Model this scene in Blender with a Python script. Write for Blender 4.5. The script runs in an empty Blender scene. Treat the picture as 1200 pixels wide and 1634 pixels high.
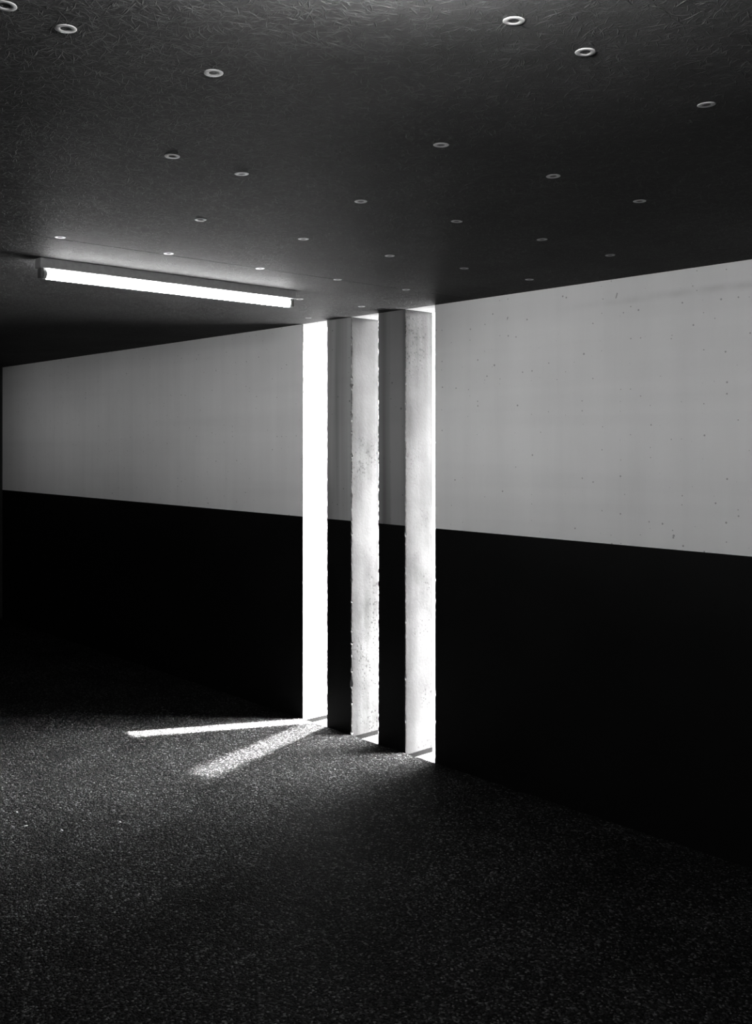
import bpy, math, random
from mathutils import Vector

# plan coordinates: a = metres to the left along the slit wall, d = metres towards it, z up.  Blender x = -a, y = d
rnd = random.Random(7)
SC = bpy.context.scene
COL = SC.collection
CAM_Z = 1.612
CEIL = 2.309          # ceiling height
PAINT = 1.182         # top edge of the black dado
D0, D1 = 3.570, 3.770  # room face and outer face of the slit wall
A_END, A_RIGHT, D_BACK = 9.031, -3.4, -3.2
SILL = -0.035
SLITS = [(4.337, 4.556), (3.904, 4.120), (3.480, 3.691)]   # (right edge, left edge) in a


# ------------------------------------------------------------------ helpers
def link(name, verts, faces, mats, parent=None, mat_idx=None, smooth=False):
    me = bpy.data.meshes.new(name)
    me.from_pydata([(-v[0], v[1], v[2]) for v in verts], [], [tuple(reversed(f)) for f in faces])
    for m in (mats if isinstance(mats, (list, tuple)) else [mats]):
        me.materials.append(m)
    if mat_idx:
        for p, i in zip(me.polygons, mat_idx):
            p.material_index = i
    if smooth:
        for p in me.polygons:
            p.use_smooth = True
    me.update()
    o = bpy.data.objects.new(name, me)
    COL.objects.link(o)
    if parent:
        o.parent = parent
    return o


def tag(o, label, cat=None, kind=None, group=None):
    o['label'] = label
    if cat:
        o['category'] = cat
    if kind:
        o['kind'] = kind
    if group:
        o['group'] = group
    return o


def box(vs, fs, a0, a1, d0, d1, z0, z1):
    n = len(vs)
    vs += [(a0, d0, z0), (a1, d0, z0), (a1, d1, z0), (a0, d1, z0), (a0, d0, z1), (a1, d0, z1), (a1, d1, z1), (a0, d1, z1)]
    fs += [tuple(n + i for i in f) for f in ((0, 3, 2, 1), (4, 5, 6, 7), (0, 1, 5, 4), (1, 2, 6, 5), (2, 3, 7, 6), (3, 0, 4, 7))]


def box_obj(name, a0, a1, d0, d1, z0, z1, mat, parent=None, bevel=0.0):
    vs, fs = [], []
    box(vs, fs, a0, a1, d0, d1, z0, z1)
    o = link(name, vs, fs, mat, parent)
    if bevel:
        b = o.modifiers.new('bevel', 'BEVEL')
        b.width = bevel
        b.segments = 2
    return o


# ------------------------------------------------------------------ materials
class NT:
    def __init__(self, name):
        self.m = bpy.data.materials.new(name)
        self.m.use_nodes = True
        self.t = self.m.node_tree
        self.b = self.t.nodes['Principled BSDF']

    def n(self, kind, **kw):
        nd = self.t.nodes.new(kind)
        for k, v in kw.items():
            if k.startswith('i_'):
                key = k[2:]
                nd.inputs[int(key) if key.isdigit() else key.replace('_', ' ')].default_value = v
            else:
                setattr(nd, k, v)
        return nd

    def l(self, a, b):
        self.t.links.new(a, b)

    def math(self, op, a, b=None, c=None, clamp=False):
        nd = self.n('ShaderNodeMath', operation=op)
        nd.use_clamp = clamp
        for i, x in enumerate((a, b, c)):
            if x is None:
                continue
            if isinstance(x, (int, float)):
                nd.inputs[i].default_value = x
            else:
                self.l(x, nd.inputs[i])
        return nd.outputs[0]

    def coord(self):
        return self.n('ShaderNodeNewGeometry').outputs['Position']

    def mapping(self, vec, scale=(1, 1, 1), rot=(0, 0, 0), loc=(0, 0, 0)):
        nd = self.n('ShaderNodeMapping')
        nd.inputs['Scale'].default_value = scale
        nd.inputs['Rotation'].default_value = rot
        nd.inputs['Location'].default_value = loc
        self.l(vec, nd.inputs['Vector'])
        return nd.outputs[0]

    def noise(self, vec, scale, detail=3, rough=0.5, dist=0.0):
        nd = self.n('ShaderNodeTexNoise')
        nd.inputs['Scale'].default_value = scale
        nd.inputs['Detail'].default_value = detail
        nd.inputs['Roughness'].default_value = rough
        nd.inputs['Distortion'].default_value = dist
        self.l(vec, nd.inputs['Vector'])
        return nd.outputs['Fac']

    def voronoi(self, vec, scale, feature='F1', flat=False):
        nd = self.n('ShaderNodeTexVoronoi', feature=feature)
        if flat:                                  # pattern laid in the plane of an upright face
            nd.voronoi_dimensions = '2D'
            sx = self.n('ShaderNodeSeparateXYZ')
            self.l(vec, sx.inputs[0])
            cx = self.n('ShaderNodeCombineXYZ')
            self.l(self.math('ADD', sx.outputs[0], sx.outputs[1]), cx.inputs[0])
            self.l(sx.outputs[2], cx.inputs[1])
            vec = cx.outputs[0]
        nd.inputs['Scale'].default_value = scale
        self.l(vec, nd.inputs['Vector'])
        return nd

    def ramp(self, fac, pts):
        nd = self.n('ShaderNodeValToRGB')
        e = nd.color_ramp.elements
        while len(e) < len(pts):
            e.new(0.5)
        for el, (p, v) in zip(e, pts):
            el.position = p
            el.color = (v, v, v, 1)
        self.l(fac, nd.inputs[0])
        return nd.outputs[0]

    def base(self, v):
        if isinstance(v, (int, float)):
            self.b.inputs['Base Color'].default_value = (v, v, v, 1)
        else:
            self.l(v, self.b.inputs['Base Color'])

    def set(self, **kw):
        for k, v in kw.items():
            i = self.b.inputs[k.replace('_', ' ')]
            if isinstance(v, (int, float)):
                i.default_value = v
            else:
                self.l(v, i)
        return self

    def matte(self, share):
        """Blend the sheen down: only this share of the surface shows the glossy coat, the rest is matte."""
        d = self.n('ShaderNodeBsdfDiffuse')
        for src, dst in (('Base Color', 'Color'), ('Normal', 'Normal')):
            lk = self.b.inputs[src].links
            if lk:
                self.l(lk[0].from_socket, d.inputs[dst])
        mx = self.n('ShaderNodeMixShader')
        mx.inputs[0].default_value = share
        self.l(d.outputs[0], mx.inputs[1])
        self.l(self.b.outputs[0], mx.inputs[2])
        out = self.t.nodes['Material Output']
        self.l(mx.outputs[0], out.inputs['Surface'])

    def bump(self, h, strength, dist):
        nd = self.n('ShaderNodeBump')
        nd.inputs['Strength'].default_value = strength
        nd.inputs['Distance'].default_value = dist
        self.l(h, nd.inputs['Height'])
        self.l(nd.outputs[0], self.b.inputs['Normal'])


def m_asphalt():
    t = NT('asphalt')
    p = t.coord()
    v = t.voronoi(p, 150)
    v2 = t.voronoi(p, 62)
    n1 = t.noise(p, 90, 4, .65)
    n2 = t.noise(p, 2.6, 3, .6)
    # aggregate: most stones dark, a few pale chips
    sep = t.n('ShaderNodeSeparateColor')
    t.l(v.outputs['Color'], sep.inputs[0])
    stone = t.ramp(sep.outputs[0], [(0, .003), (.5, .008), (.78, .018), (.93, .044), (1, .1)])
    wear = t.ramp(n2, [(.3, .6), (.7, 1.25)])
    t.base(t.math('MULTIPLY', stone, wear))
    h = t.math('ADD', t.math('MULTIPLY', v.outputs['Distance'], -1.0), t.math('MULTIPLY', n1, 1.1))
    h = t.math('ADD', h, t.math('MULTIPLY', v2.outputs['Distance'], -.6))
    t.bump(h, 1.0, .0065)
    t.set(Roughness=.65, Specular_IOR_Level=.08)
    t.matte(.26)
    return t.m


def m_ceiling():
    t = NT('fibre_board')
    p = t.coord()
    warp = t.n('ShaderNodeVectorMath', operation='MULTIPLY_ADD')
    nz = t.n('ShaderNodeTexNoise')
    nz.inputs['Scale'].default_value = 9
    t.l(p, nz.inputs['Vector'])
    t.l(nz.outputs['Color'], warp.inputs[0])
    warp.inputs[1].default_value = (.05, .05, 0)
    t.l(p, warp.inputs[2])
    w = warp.outputs[0]
    h = None
    for k in range(7):
        mp = t.mapping(t.mapping(w, rot=(0, 0, .2 + k * .449), loc=(k * 3.1, k * 1.7, 0)), scale=(26, 260, 1))
        f = t.noise(mp, 1.0, 1, .5)
        r = t.ramp(f, [(.64, 0), (.70, .5), (.78, 1)])
        h = r if h is None else t.math('MAXIMUM', h, r)
    fine = t.noise(p, 130, 3, .6)
    big = t.noise(p, 1.7, 4, .6)
    alb = t.math('MULTIPLY', t.ramp(big, [(.3, .036), (.7, .056)]), t.math('MULTIPLY_ADD', h, .9, .8))
    t.base(alb)
    t.bump(t.math('ADD', h, t.math('MULTIPLY', fine, .6)), .8, .003)
    t.set(Roughness=.62, Specular_IOR_Level=.16)
    t.matte(.31)
    return t.m


# the larger blow holes of the painted wall (a, z, radius)
PITS = [(2.401, 2.246, .0035), (2.403, 2.240, .0035), (2.405, 2.234, .0035), (2.407, 2.229, .003), (3.002, 2.201, .0035), (3.004, 2.195, .0035), (2.887, 2.181, .004),
        (3.084, 1.982, .005), (2.913, 1.94, .0035), (2.858, 1.943, .0035), (2.943, 1.787, .0045), (2.385, 1.472, .004), (2.134, 1.238, .005), (2.136, 1.230, .004),
        (2.185, 1.283, .004), (2.297, 2.166, .004), (2.37, 2.162, .003), (1.928, 2.171, .004), (2.385, 1.313, .0035), (3.034, 1.385, .004), (3.34, 1.43, .004),
        (2.092, 1.2, .004), (3.426, 1.892, .004), (3.725, 1.793, .006), (4.137, 1.845, .006)]


def m_wall(name='grey_wall_paint', k=1.0):
    t = NT(name)
    p = t.coord()
    n1 = t.noise(p, .9, 4, .55)
    st = t.noise(t.mapping(p, scale=(9, 9, .5)), 1.0, 4, .6)       # vertical water streaks
    st2 = t.noise(t.mapping(p, scale=(.25, 1, 7)), 1.0, 3, .5)     # board marks left by the formwork
    v = t.math('MULTIPLY', t.ramp(n1, [(.3, .66), (.7, .76)]), t.ramp(st, [(.3, .95), (.62, 1.0)]))
    v = t.math('MULTIPLY', v, t.ramp(st2, [(.34, .96), (.5, 1.0)]))
    if k < 1:                                  # pier faces: darker grey with dark streaks running down
        dark_runs = t.noise(t.mapping(p, scale=(11, 1, .35), loc=(.3, 0, .2)), 1.0, 2, .5)
        v = t.math('MULTIPLY', v, t.math('MULTIPLY', t.ramp(dark_runs, [(.35, .5), (.62, 1.0)]), k))
    # blow holes: sparse cells of a voronoi
    hole = None
    for sc_, pw, mx in ((9, 5, .045), (21, 7, .085)):
        vo = t.voronoi(p, sc_, flat=True)
        sep = t.n('ShaderNodeSeparateColor')
        t.l(vo.outputs['Color'], sep.inputs[0])
        hl = t.math('LESS_THAN', vo.outputs['Distance'], t.math('MULTIPLY', t.math('POWER', sep.outputs[0], pw), mx))
        hole = hl if hole is None else t.math('MAXIMUM', hole, hl)
    for a, z, r in PITS:
        ds = t.n('ShaderNodeVectorMath', operation='DISTANCE')
        t.l(p, ds.inputs[0])
        ds.inputs[1].default_value = (-a, D0, z)
        hole = t.math('MAXIMUM', hole, t.math('LESS_THAN', ds.outputs['Value'], r))
    v = t.math('MULTIPLY', v, t.math('SUBTRACT', 1.0, t.math('MULTIPLY', hole, .5)))
    # smeared line left by a formwork board near the top of the right-hand stretch
    sx = t.n('ShaderNodeSeparateXYZ')
    t.l(p, sx.inputs[0])
    off = t.math('DIVIDE', t.math('SUBTRACT', sx.outputs[2], t.math('MULTIPLY_ADD', t.noise(p, 3, 2), .03, 2.2)), .016)
    line = t.math('POWER', 2.718, t.math('MULTIPLY', t.math('MULTIPLY', off, off), -1.0))
    reach = t.ramp(t.math('MULTIPLY_ADD', sx.outputs[0], .4, 1.3), [(.2, 0), (.5, 1)])
    v = t.math('MULTIPLY', v, t.math('SUBTRACT', 1.0, t.math('MULTIPLY', t.math('MULTIPLY', line, reach), t.math('MULTIPLY', t.ramp(t.noise(p, 7, 3), [(.35, .2), (.6, 1)]), .2))))
    t.base(v)
    t.bump(t.math('ADD', t.noise(p, 60, 3, .6), t.math('MULTIPLY', hole, -2)), .12, .002)
    t.set(Roughness=.75, Specular_IOR_Level=.25)
    return t.m


def m_dado():
    t = NT('black_dado_paint')
    p = t.coord()
    n = t.noise(p, 3, 4, .6)
    t.base(t.ramp(n, [(.3, .0025), (.7, .0045)]))
    t.bump(t.noise(p, 40, 3, .6), .15, .002)
    t.set(Roughness=.5, Specular_IOR_Level=.3)
    t.matte(.35)
    return t.m


def m_concrete(name, lo, hi):
    t = NT(name)
    p = t.coord()
    n = t.noise(p, 4.5, 5, .65)
    st = t.noise(t.mapping(p, scale=(30, 30, 1.5)), 1.0, 4, .6)
    v = t.ramp(t.math('ADD', t.math('MULTIPLY', n, .6), t.math('MULTIPLY', st, .4)), [(.32, lo), (.62, hi)])
    vo = t.voronoi(p, 75, flat=True)
    sep = t.n('ShaderNodeSeparateColor')
    t.l(vo.outputs['Color'], sep.inputs[0])
    msk = t.math('MULTIPLY', t.math('POWER', sep.outputs[0], 3.5), t.ramp(t.noise(p, 4, 2), [(.4, 0), (.68, .6)]))
    hole = t.math('LESS_THAN', vo.outputs['Distance'], msk)
    v = t.math('MULTIPLY', v, t.math('SUBTRACT', 1.0, t.math('MULTIPLY', hole, .5)))
    t.base(v)
    t.bump(t.math('ADD', t.noise(p, 70, 4, .65), t.math('MULTIPLY', hole, -1.5)), .35, .003)
    t.set(Roughness=.9, Specular_IOR_Level=0.0)
    return t.m


def m_plain(name, v, rough=.5, metal=0.0, spec=.4, noise=.12):
    t = NT(name)
    n = t.noise(t.coord(), 45, 3, .6)
    t.base(t.ramp(n, [(.3, v * (1 - noise)), (.7, v * (1 + noise))]))
    t.set(Roughness=rough, Metallic=metal, Specular_IOR_Level=spec)
    return t.m


def m_tube(strength):
    t = NT('lit_tube')
    t.base(.8)
    t.b.inputs['Emission Color'].default_value = (1, 1, 1, 1)
    t.set(Emission_Strength=strength)
    return t.m


TUBE_L = 72.0
GLOBE_L = 960.0
SKY_HALO, SKY_BASE = 700.0, 5.0
M_floor, M_ceil, M_wall, M_dado = m_asphalt(), m_ceiling(), m_wall(), m_dado()
M_pier_grey, M_pier_darker = m_wall('pier_grey', .45), m_wall('pier_darker_grey', .31)
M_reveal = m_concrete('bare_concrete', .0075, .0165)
M_pale = m_concrete('brightened_concrete', .14, .17)  # sun glare put into the colour of the leftmost reveal; also on chipped edges
M_soffit = m_concrete('pale_concrete', .22, .28)
M_yard = m_concrete('yard_concrete', .06, .08)
M_dark = m_plain('dark_render', .03, .9, spec=.1)
M_strip = m_plain('dark_joint_strip', .003, .9, spec=0)
M_house = m_plain('grey_enamel', .30, .45)
M_holder = m_plain('dark_plastic', .08, .5)
M_tube = m_tube(TUBE_L)
M_globe = m_tube(GLOBE_L)
M_zinc = m_plain('zinc_washer', .28, .3, spec=.12, noise=.2)
M_screw = m_plain('dark_screw', .05, .5, metal=.6)
M_chip = m_plain('pale_stone', .26, .7, noise=.25)

# ------------------------------------------------------------------ floor and ceiling
# interior asphalt: a little ragged along the wall line
vs, fs = [], []
N = 220
for i in range(N + 1):
    a = A_RIGHT - .2 + (A_END + .4 - A_RIGHT) * i / N
    vs += [(a, D_BACK - .2, 0), (a, D0 - .004 + rnd.uniform(-.003, .004), 0), (a, D0 + .002, -.12)]
for i in range(N):
    k = 3 * i
    fs += [(k, k + 3, k + 4, k + 1), (k + 1, k + 4, k + 5, k + 2)]
floor = link('floor', vs, [tuple(reversed(f)) for f in fs], M_floor)
tag(floor, 'rough dark asphalt floor with daylight raking in from the slits', 'floor', 'structure')

vs, fs = [], []
JOINT_A = 3.217          # board joint running square to the slit wall
box(vs, fs, A_RIGHT - .2, JOINT_A - .002, D_BACK - .2, D0, CEIL, CEIL + .25)
box(vs, fs, JOINT_A + .002, A_END + .2, D_BACK - .2, D0, CEIL, CEIL + .25)
box(vs, fs, JOINT_A - .002, JOINT_A + .002, D_BACK - .2, D0, CEIL + .006, CEIL + .25)
ceiling = link('ceiling', vs, fs, M_ceil)
tag(ceiling, 'dark fibre board ceiling dotted with pale screw washers', 'ceiling', 'structure')

lintel = box_obj('lintel', A_RIGHT - .2, A_END + .2, D0, D1, CEIL, CEIL + .25, M_soffit)
tag(lintel, 'pale concrete head closing the tops of the three slits', 'lintel', 'structure')

# ------------------------------------------------------------------ the slit wall in four pieces
ZROWS = sorted(set([SILL] + [round(SILL + .011 * i, 4) for i in range(1, 214) if abs(SILL + .011 * i - PAINT) > .004 and SILL + .011 * i < CEIL - .003] + [PAINT, CEIL]))


def chips(amount, seed):
    r = random.Random(seed)
    out, cur = [], 0.0
    for _ in ZROWS:
        cur = cur * .55 + r.gauss(0, 1) * .0011 * amount
        c = .002 + abs(cur)
        if r.random() < .05 * amount:
            c += r.uniform(.001, .004)
        out.append((c, c * r.uniform(.6, 1.4)))
    return out


def wall_piece(name, a_r, a_l, rough_r, rough_l, label, cat, reveal_l=None, reveal_r=None, seed=1, mat_r=None, mat=None):
    """One stretch of the wall from a_r (right) to a_l (left); edges that face a slit are chipped.  Returns the front with its parts."""
    cr = chips(rough_r, seed) if rough_r else [(0, 0)] * len(ZROWS)
    cl = chips(rough_l, seed + 50) if rough_l else [(0, 0)] * len(ZROWS)
    P = {'body': ([], []), 'dado': ([], []), 'rl': ([], []), 'rr': ([], [])}

    def strip(key, fa, fb):
        for i in range(len(ZROWS) - 1):
            k = key(i) if callable(key) else key
            V, F = P[k]
            n = len(V)
            V += [fa(i), fb(i), fb(i + 1), fa(i + 1)]
            F.append((n, n + 1, n + 2, n + 3))
    front = lambda i: 'dado' if ZROWS[i] < PAINT - 1e-4 else 'body'
    R = lambda i: (a_r + cr[i][0], D0, ZROWS[i])
    L = lambda i: (a_l - cl[i][0], D0, ZROWS[i])
    R2 = lambda i: (a_r, D0 + cr[i][1], ZROWS[i])
    L2 = lambda i: (a_l, D0 + cl[i][1], ZROWS[i])
    # winding: link() mirrors a, so faces are listed anticlockwise as seen in plan coordinates and reversed there
    strip(front, L, R)
    nchip = len(ZROWS) - 1
    if rough_r:
        strip('rr', R, R2)
    strip('rr' if rough_r else 'body', R2, lambda i: (a_r, D1, ZROWS[i]))
    if rough_l:
        strip('rl', L2, L)
    strip('rl' if rough_l else 'body', lambda i: (a_l, D1, ZROWS[i]), L2)
    V, F = P['body']
    for q in ([(a_r, D1, SILL - .1), (a_l, D1, SILL - .1), (a_l, D1, CEIL), (a_r, D1, CEIL)],
              [(a_r, D0, SILL - .1), (a_l, D0, SILL - .1), (a_l, D0, SILL), (a_r, D0, SILL)],
              [(a_r, D0 + .008, CEIL), (a_l, D0 + .008, CEIL), (a_l, D1, CEIL), (a_r, D1, CEIL)]):
        n = len(V)
        V += q
        F.append((n, n + 1, n + 2, n + 3))
    root = link(name, *P['body'], mat or M_wall)
    tag(root, label, cat, 'structure')
    tag(link('painted_dado', *P['dado'], M_dado, root), 'black painted lower half')
    if rough_r:
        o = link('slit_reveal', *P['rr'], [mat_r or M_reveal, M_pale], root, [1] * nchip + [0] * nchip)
        if reveal_r:
            tag(o, reveal_r)
    if rough_l:
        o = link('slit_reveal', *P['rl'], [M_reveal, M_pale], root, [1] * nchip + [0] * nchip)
        if reveal_l:
            tag(o, reveal_l)
    return root


def base_strip(parent, a_face, sgn):
    o = box_obj('base_strip', a_face - (.004 if sgn < 0 else 0), a_face + (.004 if sgn > 0 else 0), D0 + .012, D1 - .004, SILL, SILL + .024, M_strip, parent)
    tag(o, 'dark joint strip at the foot of the reveal')


(s1r, s1l), (s2r, s2l), (s3r, s3l) = SLITS
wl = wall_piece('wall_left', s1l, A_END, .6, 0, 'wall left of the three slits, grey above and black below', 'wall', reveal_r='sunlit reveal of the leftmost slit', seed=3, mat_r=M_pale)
p1 = wall_piece('pillar', s2l, s1r, 2.6, 1.0, 'pier between the leftmost and the middle slit, grey above black', 'pillar', reveal_r='pale rough reveal of the middle slit', seed=11, mat=M_pier_grey)
p2 = wall_piece('pillar', s3l, s2r, 1.3, 1.6, 'pier between the middle and the rightmost slit, darker grey above black', 'pillar', reveal_r='pale speckled reveal of the rightmost slit', seed=23, mat=M_pier_darker)
wr = wall_piece('wall_right', A_RIGHT, s3r, 0, 1.0, 'wall right of the three slits, light grey above and black below', 'wall', seed=31)
base_strip(wl, s1l, -1)
base_strip(p1, s2l, -1)
base_strip(p2, s3l, -1)

# remaining walls of the room
o = box_obj('wall_end', A_END, A_END + .2, D_BACK - .2, D1, SILL, CEIL, M_dark)
tag(o, 'dark end wall meeting the grey wall at the left edge', 'wall', 'structure')
o = box_obj('wall_side', A_RIGHT - .2, A_RIGHT, D_BACK - .2, D1, SILL, CEIL, M_dark)
tag(o, 'dark side wall closing the room out of view', 'wall', 'structure')
# back wall with a long slot added for the wall-wash light
WZ0, WZ1, WA0, WA1 = 1.66, 1.86, .6, 8.6
vs, fs = [], []
box(vs, fs, A_RIGHT, A_END, D_BACK - .2, D_BACK, SILL, WZ0)
box(vs, fs, A_RIGHT, A_END, D_BACK - .2, D_BACK, WZ1, CEIL)
box(vs, fs, A_RIGHT, WA0, D_BACK - .2, D_BACK, WZ0, WZ1)
box(vs, fs, WA1, A_END, D_BACK - .2, D_BACK, WZ0, WZ1)
o = link('wall_back', vs, fs, M_dark)
tag(o, 'dark back wall with a slot added for a wall-wash light, behind the viewer', 'wall', 'structure')

# ------------------------------------------------------------------ outside
o = box_obj('ground', -14, 18, D0 - .05, 22, SILL - .2, SILL, M_yard)
tag(o, 'bright sunlit concrete yard glimpsed through the slits', 'ground', 'structure')
# unseen canopy added to block sun from two slits, stopping short of the sunlit one
vs = [(-4.0, D1, 2.75), (4.23, D1, 2.75), (3.34, 5.35, 2.75), (-4.0, 5.35, 2.75)]
vs = vs + [(a, d, z + .18) for a, d, z in vs]
fs = [(0, 3, 2, 1), (4, 5, 6, 7), (0, 1, 5, 4), (1, 2, 6, 5), (2, 3, 7, 6), (3, 0, 4, 7)]
o = link('sun_blocker', vs, fs, M_soffit)
tag(o, 'unseen canopy added outside to shade the middle and rightmost slits', 'sun_blocker', 'structure')

# ------------------------------------------------------------------ fluorescent batten lights
def batten(a0, dn, df, label, group=None):
    """A batten square to the slit wall, its right-hand side at a0, from depth dn to df."""
    W, H = .05, .039
    root = bpy.data.objects.new('ceiling_light', None)
    COL.objects.link(root)
    root.location = (-(a0 + W / 2), (dn + df) / 2, CEIL + .001)
    tag(root, label, 'light')
    off = Vector((-root.location.x, root.location.y, CEIL))
    Lh = (df - dn) / 2

    def rel(o):
        o.parent = root
        return o
    h = box_obj('housing', -W / 2, W / 2, -Lh, Lh, -H, 0, M_house, root, bevel=.003)
    for s in (-1, 1):
        e = .006
        hb = box_obj('lamp_holder', -.016, .016, s * (Lh - .012) - e, s * (Lh - .012) + e, -H - .036, -H + .002, M_holder, root, bevel=.003)
    # tube: lathe along d
    r, zc, n = .0185, -H - .0195, 24
    prof = [(-Lh + .020, 0), (-Lh + .020, r * .8), (-Lh + .026, r), (Lh - .026, r), (Lh - .020, r * .8), (Lh - .020, 0)]
    vs, fs = [], []
    for d, rr in prof:
        for k in range(n):
            t = 2 * math.pi * k / n
            vs.append((rr * math.cos(t), d, zc + rr * math.sin(t)))
    for i in range(len(prof) - 1):
        for k in range(n):
            fs.append((i * n + k, i * n + (k + 1) % n, (i + 1) * n + (k + 1) % n, (i + 1) * n + k))
    tb = link('tube', vs, fs, M_tube, root, smooth=True)
    tag(tb, 'glowing white tube')
    for s in (-1, 1):
        vs, fs = [], []
        for d, rr in ((s * (Lh - .018), r + .0006), (s * (Lh - .030), r + .0006)):
            for k in range(n):
                t = 2 * math.pi * k / n
                vs.append((rr * math.cos(t), d, zc + rr * math.sin(t)))
        fs = [(k, (k + 1) % n, n + (k + 1) % n, n + k) for k in range(n)] + [tuple(range(n))]
        link('end_cap', vs, fs, M_zinc, tb)
    return root


batten(3.577, 1.557, 2.767, 'glowing fluorescent batten light fixed under the dark ceiling at left')
# assumed round bulkhead lamp just above the frame: its glow is what lights the upper part of the ceiling
def lathe(prof, n=32):
    vs, fs = [], []
    for r, z in prof:
        for k in range(n):
            t = 2 * math.pi * k / n
            vs.append((r * math.cos(t), r * math.sin(t), z))
    for i in range(len(prof) - 1):
        for k in range(n):
            fs.append((i * n + k, (i + 1) * n + k, (i + 1) * n + (k + 1) % n, i * n + (k + 1) % n))
    return vs, fs


root = bpy.data.objects.new('ceiling_light', None)
COL.objects.link(root)
root.location = (-.86, .88, CEIL + .001)
tag(root, 'assumed round bulkhead light on the ceiling just beyond the top edge of view', 'light')
link('base', *lathe([(.062, 0), (.062, -.016), (.052, -.022), (.0, -.022)]), M_holder, root, smooth=False)
tag(link('globe', *lathe([(.045 * math.sin(math.pi * q / 14) + .0002, -.064 + .045 * math.cos(math.pi * q / 14)) for q in range(15)]), M_globe, root, smooth=True), 'glowing white globe')

# ------------------------------------------------------------------ ceiling screws with washers
def ring_mesh():
    n, vs, fs = 28, [], []
    prof = [(.0185, 0), (.0182, -.0008), (.0172, -.0013), (.0112, -.0015), (.0098, -.0010), (.0088, 0.0)]
    for r, z in prof:
        for k in range(n):
            t = 2 * math.pi * k / n
            vs.append((r * math.cos(t), r * math.sin(t), z))
    for i in range(len(prof) - 1):
        for k in range(n):
            fs.append((i * n + k, (i + 1) * n + k, (i + 1) * n + (k + 1) % n, i * n + (k + 1) % n))
    return vs, fs


def head_mesh():
    n, vs, fs = 24, [], []
    for rr, z in ((.0087, 0.0), (.0082, -.0005), (1, -.0007), (.8, 0.0)):
        for k in range(n):
            t = 2 * math.pi * k / n
            r = rr if rr < .1 else rr * (.0048 + .0011 * math.cos(6 * t))   # six-lobed socket
            vs.append((r * math.cos(t), r * math.sin(t), z))
    for i in range(3):
        for k in range(n):
            fs.append((i * n + k, (i + 1) * n + k, (i + 1) * n + (k + 1) % n, i * n + (k + 1) % n))
    fs.append(tuple(reversed([3 * n + k for k in range(n)])))
    return vs, fs


# (a, d, label)
SCREWS = [
    (1.576, 1.022, 'large washer ring high on the grey ceiling, above the right end of the batten light'),
    (2.102, 1.245, 'bright crescent washer ring above the left half of the batten light'),
    (2.118, 1.459, 'washer ring just right of the bright crescent one on the ceiling'),
    (2.128, 1.879, 'bright washer ring at the centre of the ceiling, straight above the middle slit'),
    (2.117, 2.271, 'faint washer ring on the ceiling right of and above the rightmost slit'),
    (2.109, 2.689, 'very faint washer ring over the grey wall, second above its top edge'),
    (1.599, 1.662, 'clear large washer ring with dark star socket, right of the ceiling centre'),
    (1.589, 2.073, 'barely lit washer ring in the black ceiling right of the clear large one'),
    (1.586, 2.471, 'nearly black washer ring on the right side of the ceiling above the grey wall'),
    (2.638, 1.663, 'small half-lit washer ring above the middle of the batten light'),
    (2.652, 2.080, 'small bright washer ring above the leftmost slit'),
    (2.674, 2.505, 'small washer ring above the gap between middle and rightmost slits'),
    (2.666, 2.903, 'dim washer ring in black shadow just right of the rightmost slit top'),
    (2.662, 3.308, 'dim washer ring close to the grey wall top, right of the rightmost slit'),
    (3.183, 1.454, 'bright half washer ring above the left end of the batten light'),
    (3.187, 1.873, 'bright washer ring close above the batten light, left of its middle'),
    (3.215, 2.303, 'bright thin washer ring close above the right half of the batten light'),
    (3.214, 2.706, 'small washer ring at the near end of the ceiling board joint'),
    (3.214, 3.111, 'small washer ring at the far end of the joint, above the rightmost slit'),
    (3.772, 2.935, 'tiny washer ring touching the right end of the batten light'),
    (3.765, 3.329, 'tiny washer ring just above the top of the middle slit'),
    (4.304, 3.411, 'tiny washer ring just above the top of the leftmost slit'),
    (1.046, 1.457, 'large blurred washer ring in the bright glow at upper right'),
    (1.041, 1.868, 'dark washer ring at the far upper right of the ceiling'),
    (1.575, 0.729, 'grey washer ring near the upper left corner, second from the corner'),
    (1.048, 1.262, 'washer ring in the bright glow nearest the top edge'),
    (1.557, 0.619, 'washer ring cut off in the very top left corner'),
    (2.115, 3.100, 'almost invisible washer ring, nearest above the grey wall top at right'),
]
rv, rf = ring_mesh()
hv, hf = head_mesh()
proto = None
for i, (a, d, lab) in enumerate(SCREWS):
    if proto is None:
        root = bpy.data.objects.new('ceiling_screw', None)
        COL.objects.link(root)
        kids = [link('washer', rv, rf, M_zinc, root, smooth=True), link('screw_head', hv, hf, M_screw, root)]
        tag(kids[1], 'dark recessed screw head')
        proto = root
    else:
        root = proto.copy()
        COL.objects.link(root)
        for kd in kids:
            c = kd.copy()
            COL.objects.link(c)
            c.parent = root
    root.location = (-a, d, CEIL - .0002)
    root.rotation_euler = (math.radians(rnd.uniform(-2.5, 2.5)), math.radians(rnd.uniform(-2.5, 2.5)), rnd.uniform(0, 6.28))
    tag(root, lab, 'screw', group='screws with washers on the ceiling')

# ------------------------------------------------------------------ pale stone chips on the asphalt
def chip_mesh(seed):
    r = random.Random(seed)
    n, vs, fs = 9, [], []
    for rad, z in ((1.0, 0), (.92, .35), (.5, .55)):
        for k in range(n):
            t = 2 * math.pi * k / n
            q = rad * (.75 + .25 * math.sin(2 * t + seed) + r.uniform(-.12, .12))
            vs.append((.009 * q * math.cos(t), .006 * q * math.sin(t), .006 * z))
    for i in range(2):
        for k in range(n):
            fs.append((i * n + k, i * n + (k + 1) % n, (i + 1) * n + (k + 1) % n, (i + 1) * n + k))
    fs.append(tuple(2 * n + k for k in range(n)))
    return vs, fs


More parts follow.
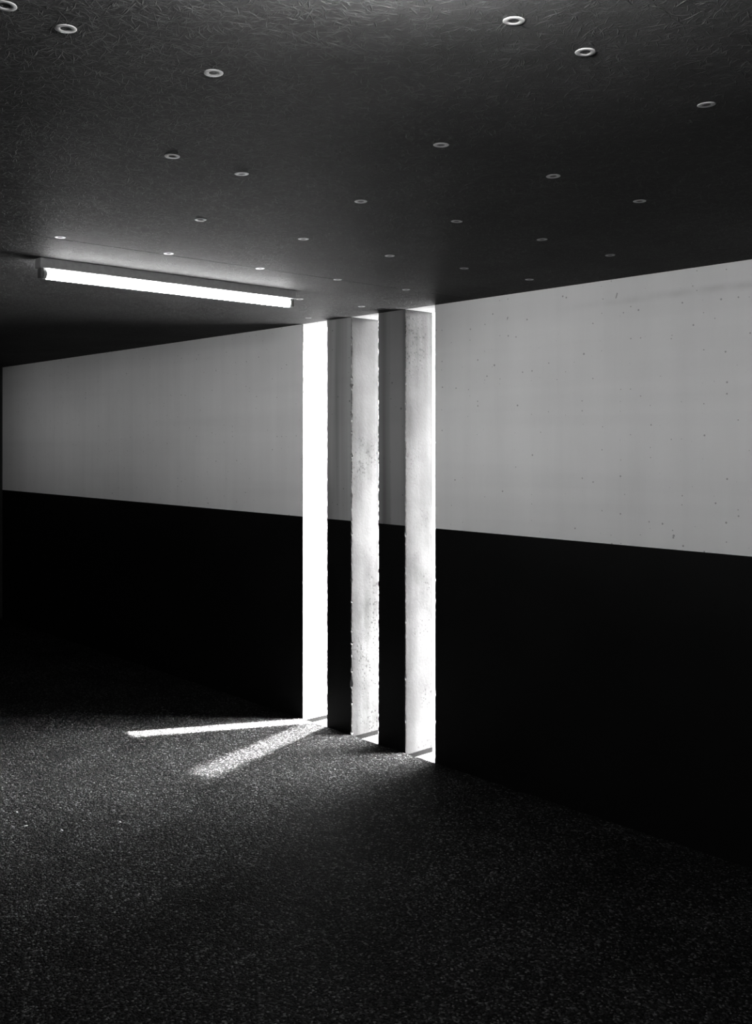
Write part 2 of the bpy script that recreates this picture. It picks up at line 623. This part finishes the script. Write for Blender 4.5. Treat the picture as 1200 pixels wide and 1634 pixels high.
CHIPS = [
    (4.240, 1.741, 'pale stone chip nearest the left edge of the lit asphalt'),
    (4.062, 1.706, 'brightest pale stone chip near the left edge, second from it'),
    (3.915, 1.797, 'pale elongated stone chip right of the brightest one on asphalt'),
    (3.834, 2.019, 'pale stone chip lowest right in the scatter on lit asphalt'),
]
for i, (a, d, lab) in enumerate(CHIPS):
    o = link('stone_chip', *chip_mesh(i + 1), M_chip)
    o.location = (-a, d, 0)
    o.rotation_euler = (0, 0, rnd.uniform(0, 6.28))
    tag(o, lab, 'stone', group='pale stone chips on the asphalt')

# ------------------------------------------------------------------ light
W = bpy.data.worlds.new('sky')
SC.world = W
W.use_nodes = True
nt = W.node_tree
bg = nt.nodes['Background']
# hazy sky, brightest on the sun's side (from the right of the slits)
tc = nt.nodes.new('ShaderNodeTexCoord')
dp = nt.nodes.new('ShaderNodeVectorMath')
dp.operation = 'DOT_PRODUCT'
dp.inputs[1].default_value = Vector((.66, .62, .34)).normalized()
nt.links.new(tc.outputs['Generated'], dp.inputs[0])


def wmath(op, a, b):
    m = nt.nodes.new('ShaderNodeMath')
    m.operation = op
    for k, v in enumerate((a, b)):
        if isinstance(v, (int, float)):
            m.inputs[k].default_value = v
        else:
            nt.links.new(v, m.inputs[k])
    return m.outputs[0]


halo = wmath('POWER', wmath('MAXIMUM', dp.outputs['Value'], 0.0), 5.0)
nt.links.new(wmath('ADD', wmath('MULTIPLY', halo, SKY_HALO), SKY_BASE), bg.inputs[1])
bg.inputs[0].default_value = (1, 1, 1, 1)


def lamp(name, kind, loc, direction, **kw):
    l = bpy.data.lights.new(name, kind)
    for k, v in kw.items():
        setattr(l, k, v)
    o = bpy.data.objects.new(name, l)
    COL.objects.link(o)
    o.location = (-loc[0], loc[1], loc[2])
    dv = Vector((-direction[0], direction[1], direction[2])).normalized()
    o.rotation_euler = dv.to_track_quat('-Z', 'Y').to_euler()
    return o


EL = math.radians(62)
lamp('sun', 'SUN', (0, 10, 10), (.45 * math.cos(EL), -.893 * math.cos(EL), -math.sin(EL)), energy=520, angle=math.radians(.9))

# added narrow area light for an assumed sun glint, aimed into the leftmost slit
EG = math.radians(62)
gd = Vector((-.296 * math.cos(EG), -.955 * math.cos(EG), -math.sin(EG)))
tgt = Vector((4.40, 3.67, 1.15))
gp = tgt - gd * 3.2
lamp('added_glint_beam', 'AREA', gp, gd, energy=80, shape='RECTANGLE', size=.3, size_y=1.5, spread=math.radians(3))

# added wall-wash light in the back wall slot, falling level onto the slit wall
lamp('added_wall_wash', 'AREA', ((WA0 + WA1) / 2, D_BACK - .02, (WZ0 + WZ1) / 2), (0, 1, 0.002), energy=2.9, shape='RECTANGLE', size=WA1 - WA0, size_y=WZ1 - WZ0 - .01, spread=math.radians(16))

# ------------------------------------------------------------------ camera
cam = bpy.data.cameras.new('camera')
cam.sensor_fit = 'AUTO'
cam.sensor_width = 36
cam.lens = 1572.78 / 1634 * 36
cam.shift_y = -(817 - 703.98) / 1634
cam.clip_start = .01
co = bpy.data.objects.new('camera', cam)
COL.objects.link(co)
co.location = (0, 0, CAM_Z)
co.rotation_euler = (math.radians(90 + .113), 0, math.radians(90 - 42.326))
SC.camera = co

vs_ = SC.view_settings
vs_.view_transform = 'Standard'
vs_.look = 'None'
vs_.exposure = 0
vs_.gamma = 1
vs_.use_curve_mapping = False
